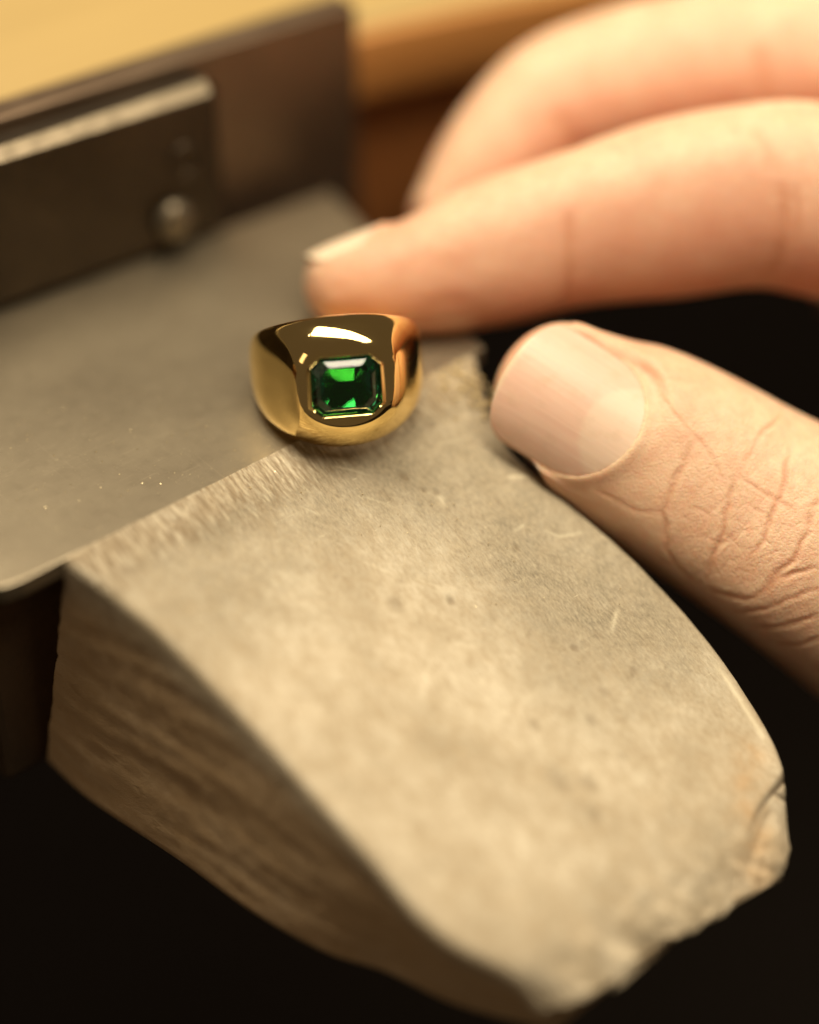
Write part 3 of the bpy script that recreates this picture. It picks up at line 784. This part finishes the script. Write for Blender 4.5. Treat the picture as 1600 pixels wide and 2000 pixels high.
# ---- creases
def nearest_on_mesh(pts, dmax):
    P, dp = pix(co); out = []
    for (x, y) in pts:
        k = np.where((np.abs(P[:, 0] - x) < 12) & (np.abs(P[:, 1] - y) < 12) & (dp < dmax))[0]
        if len(k) == 0: continue
        j = k[np.argmin(dp[k])]; kk = k[dp[k] < dp[j] + 2.5]
        w = np.argmin(np.hypot(P[kk, 0] - x, P[kk, 1] - y)); out.append(co[kk[w]])
    return np.array(out)
CREASES = [  # pixel polylines on the photographed skin, depth mm, half-width mm, farthest depth allowed
    # folds over the thumb's end joint
    ([(1451, 904), (1486, 851), (1512, 825), (1530, 800)], .45, .40, 14),
    ([(1425, 940), (1407, 926), (1377, 873), (1346, 842), (1305, 790), (1290, 770)], .34, .32, 14),
    ([(1440, 928), (1460, 938), (1504, 969), (1560, 996)], .50, .34, 14),
    ([(1429, 930), (1431, 952), (1420, 1000), (1403, 1061), (1390, 1100), (1377, 1140)], .75, .42, 14),
    ([(1359, 860), (1325, 925), (1300, 1000), (1303, 1061), (1337, 1118), (1377, 1144)], .55, .48, 14),
    ([(1337, 885), (1312, 950), (1309, 1000)], .3, .34, 14),
    ([(1543, 875), (1532, 939), (1508, 1000), (1486, 1057), (1455, 1105)], .65, .38, 14),
    ([(1602, 952), (1582, 1017), (1556, 1083), (1512, 1131), (1482, 1157)], .85, .46, 14),
    ([(1377, 1144), (1403, 1160), (1469, 1168), (1521, 1135), (1570, 1114), (1602, 1112)], .70, .50, 14),
    ([(1425, 1195), (1490, 1192), (1556, 1164), (1602, 1149)], .45, .42, 14),
    ([(1470, 1228), (1535, 1223), (1602, 1200)], .45, .42, 14),
    ([(1520, 1262), (1560, 1258), (1602, 1245)], .4, .42, 14),
    ([(1364, 1110), (1400, 1075), (1425, 1030)], .3, .28, 14),
    ([(1408, 1060), (1440, 1040), (1480, 1030)], .25, .26, 14),
    ([(1455, 1105), (1490, 1085), (1530, 1075)], .25, .28, 14),
    ([(1440, 960), (1470, 990), (1500, 1005)], .22, .26, 14),
    ([(1395, 1020), (1372, 1000), (1350, 995)], .22, .28, 14),
    ([(1340, 1035), (1375, 1045), (1402, 1062)], .22, .26, 14),
    ([(1560, 1000), (1580, 990), (1602, 985)], .3, .3, 14),
    ([(1165, 958), (1215, 985), (1260, 1000), (1295, 1003)], .28, .5, 14),
    ([(1290, 745), (1320, 740), (1350, 752)], .22, .4, 14),
    # index finger
    ([(1108, 405), (1113, 450), (1112, 500), (1110, 560), (1105, 605)], .75, .7, 30),
    ([(1520, 350), (1535, 400), (1530, 460), (1515, 510), (1490, 545)], .75, .8, 30),
    ([(1550, 360), (1560, 420), (1550, 480)], .45, .6, 30),
    ([(1470, 240), (1500, 300), (1510, 350)], .4, .9, 30),
    ([(820, 590), (900, 590), (960, 610)], .4, .9, 30),
    ([(760, 540), (830, 500), (900, 520)], .3, 1.1, 30),
    # middle finger
    ([(1085, 215), (1100, 250), (1120, 285)], 1.0, 1.2, 50),
    ([(1480, 85), (1490, 140), (1495, 190)], 1.0, 1.2, 50),
]
flush_shade = np.zeros(len(co)); crease = np.zeros(len(co))
nor = normals(hme, co)
disp = np.zeros(len(co))
for pts, dpt, wd, dmax in CREASES:
    if dmax < 20: wd *= .8
    L3 = nearest_on_mesh(resample(catmull(np.array(pts, float), 40), 22), dmax)
    if len(L3) < 3: continue
    lo, hi = L3.min(0) - 4, L3.max(0) + 4
    ids = np.where(((co > lo) & (co < hi)).all(1))[0]
    dd, par = seg_dist(co[ids] + .30 * np.stack([vnoise(co[ids] * .6, s) for s in (1, 2, 3)], 1) * (wd < .65), L3)
    tap = np.clip(np.minimum(par, 1 - par) * 6, 0, 1) ** .6
    prof = -np.exp(-(dd / wd) ** 2) + .14 * np.exp(-((dd - 2.1 * wd) / (1.1 * wd)) ** 2)
    disp[ids] += dpt * .29 * prof * tap * (.7 + .5 * vnoise(co[ids] * .35, 12))
    crease[ids] = np.maximum(crease[ids], np.exp(-(dd / (wd * 1.1)) ** 2) * tap * min(1, dpt / .6))
# crepe of the knuckle skin: fine random wrinkles, only where the thumb bends
P, dp = pix(co)
kn = np.exp(-(((P[:, 0] - 1460) / 170) ** 2 + ((P[:, 1] - 1060) / 190) ** 2)) * (dp < 16)
ids = np.where((kn > .03))[0]
cc = co[ids] @ np.stack([NF[1], NF[2], NF[3]], 1)
wr = 1 - np.abs(vnoise(cc * np.array([.95, .10, .2]) + .8 * np.stack([vnoise(cc * .3, 8)] * 3, 1), 4)) * 2.2
wr2 = 1 - np.abs(vnoise(cc * np.array([.55, .7, .4]) + 9, 6)) * 2.4
disp[ids] -= kn[ids] * (.06 * np.clip(wr, 0, 1) ** 2 + .04 * np.clip(wr2, 0, 1) ** 2)
disp += .06 * fbm(co * .22, 3, 15)
co = co + nor * np.where(np.abs(disp) > 0, disp, 0)[:, None] * (~nin | (np.abs(disp) < .01))[:, None]
nor = normals(hme, co)
# redder skin at the finger pads and beside the nail
for cpt, rad, amt in ((at(760, 590, 12), 17, .9), (at(1000, 560, 11), 16, .75), (at(1300, 500, 10), 22, .5), (at(1560, 520, 10), 16, .6),
                      (at(990, 320, 28), 14, .55), (at(1250, 230, 28), 20, .4), (at(1100, 960, 4), 9, .6), (at(985, 780, 6), 5, .5), (at(1400, 1060, 2), 9, .25), (at(1560, 1260, 8), 14, .3)):
    pass; flush_shade = np.maximum(flush_shade, amt * np.exp(-(np.linalg.norm(co - cpt, axis=1) / rad) ** 2))
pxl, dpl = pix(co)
palmar_shade = 1 - sstep(-.65, .85, nor @ cu)  # redder palm side, which also paints shade on the finger undersides
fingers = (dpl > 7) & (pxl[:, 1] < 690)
flush_shade = np.maximum(flush_shade * .8, np.where(fingers, palmar_shade * 1.0, palmar_shade * .30))
flush_shade *= .8 + .35 * fbm(co * .12, 3, 44)
flush_shade = np.clip(flush_shade, 0, 1)
fattr(hme, 'knuckle', kn); fattr(hme, 'flush_shade', flush_shade); fattr(hme, 'crease', np.clip(crease, 0, 1))
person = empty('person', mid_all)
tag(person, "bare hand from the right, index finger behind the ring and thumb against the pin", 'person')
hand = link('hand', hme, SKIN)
hand.parent = person; hand.matrix_parent_inverse = Matrix.Translation(-person.location)
for o in nail_objs:
    o.parent = person; o.matrix_parent_inverse = Matrix.Translation(-person.location)

# ------------------------------------------------------------------ filings caught between ring and thumb, specks on the anvil
V, F = [], []
def chip_at(c, s):
    k = len(V); R = Matrix.Rotation(random.random() * 6.28, 3, Vector((random.gauss(0, 1), random.gauss(0, 1), random.gauss(0, 1))).normalized())
    for v in ((-1, -.6, -.5), (1, -.5, -.4), (.8, .7, -.5), (-.9, .6, -.3), (-.6, -.3, .5), (.7, -.2, .6), (.3, .6, .5), (-.5, .5, .4)):
        V.append(tuple(np.array(c) + s * np.array(R @ Vector([x * random.uniform(.7, 1.3) for x in v]))))
    for f in ((3, 2, 1, 0), (4, 5, 6, 7), (0, 1, 5, 4), (1, 2, 6, 5), (2, 3, 7, 6), (3, 0, 4, 7)): F.append(tuple(i + k for i in f))
for _ in range(260):
    u, v = 60 + random.gauss(0, 2.2), 4 + random.gauss(0, 3.4)
    if v < .2 or u > 62.5: continue
    s = random.uniform(.08, .34); zz = float(pin_top(np.array([u]), np.array([v]))[0]) + s * .4
    chip_at(A0 + UX * u + VX * v + np.array([0, 0, zz]), s)
fl = mesh('wood_chips', V, F)
NC = Nodes('pale_chips'); NC.set(Base_Color=NC.ramp(NC.noise((1.5, 1.5, 1.5), 2), [(.35, (.30, .22, .12)), (.65, (.70, .56, .30))]), Roughness=.5)
tag(link('wood_chips', fl, NC.m, smooth=False), 'loose pale crumbs of wood and filings on the pin between ring and thumb', 'filings', kind='stuff')
V, F = [], []
for _ in range(1100):
    u, v = random.uniform(-40, 66), -abs(random.gauss(0, 16)) - .8
    if v < -42: continue
    s = random.choice((.025, .03, .04, .05, .09))
    chip_at(A0 + UX * u + VX * v + np.array([0, 0, s * .4]), s)
for _ in range(260):
    u, v = random.uniform(4, 58), random.uniform(1, 45)
    s = random.uniform(.03, .10); zz = float(pin_top(np.array([u]), np.array([v]))[0]) + .1
    chip_at(A0 + UX * u + VX * v + np.array([0, 0, zz]), s)
ND = Nodes('bright_filings'); ND.set(Base_Color=(.75, .62, .38, 1), Metallic=.8, Roughness=.3)
tag(link('metal_filings', mesh('metal_filings', V, F), ND.m, smooth=False), 'tiny bright metal filings scattered over anvil and pin', 'filings', kind='stuff')
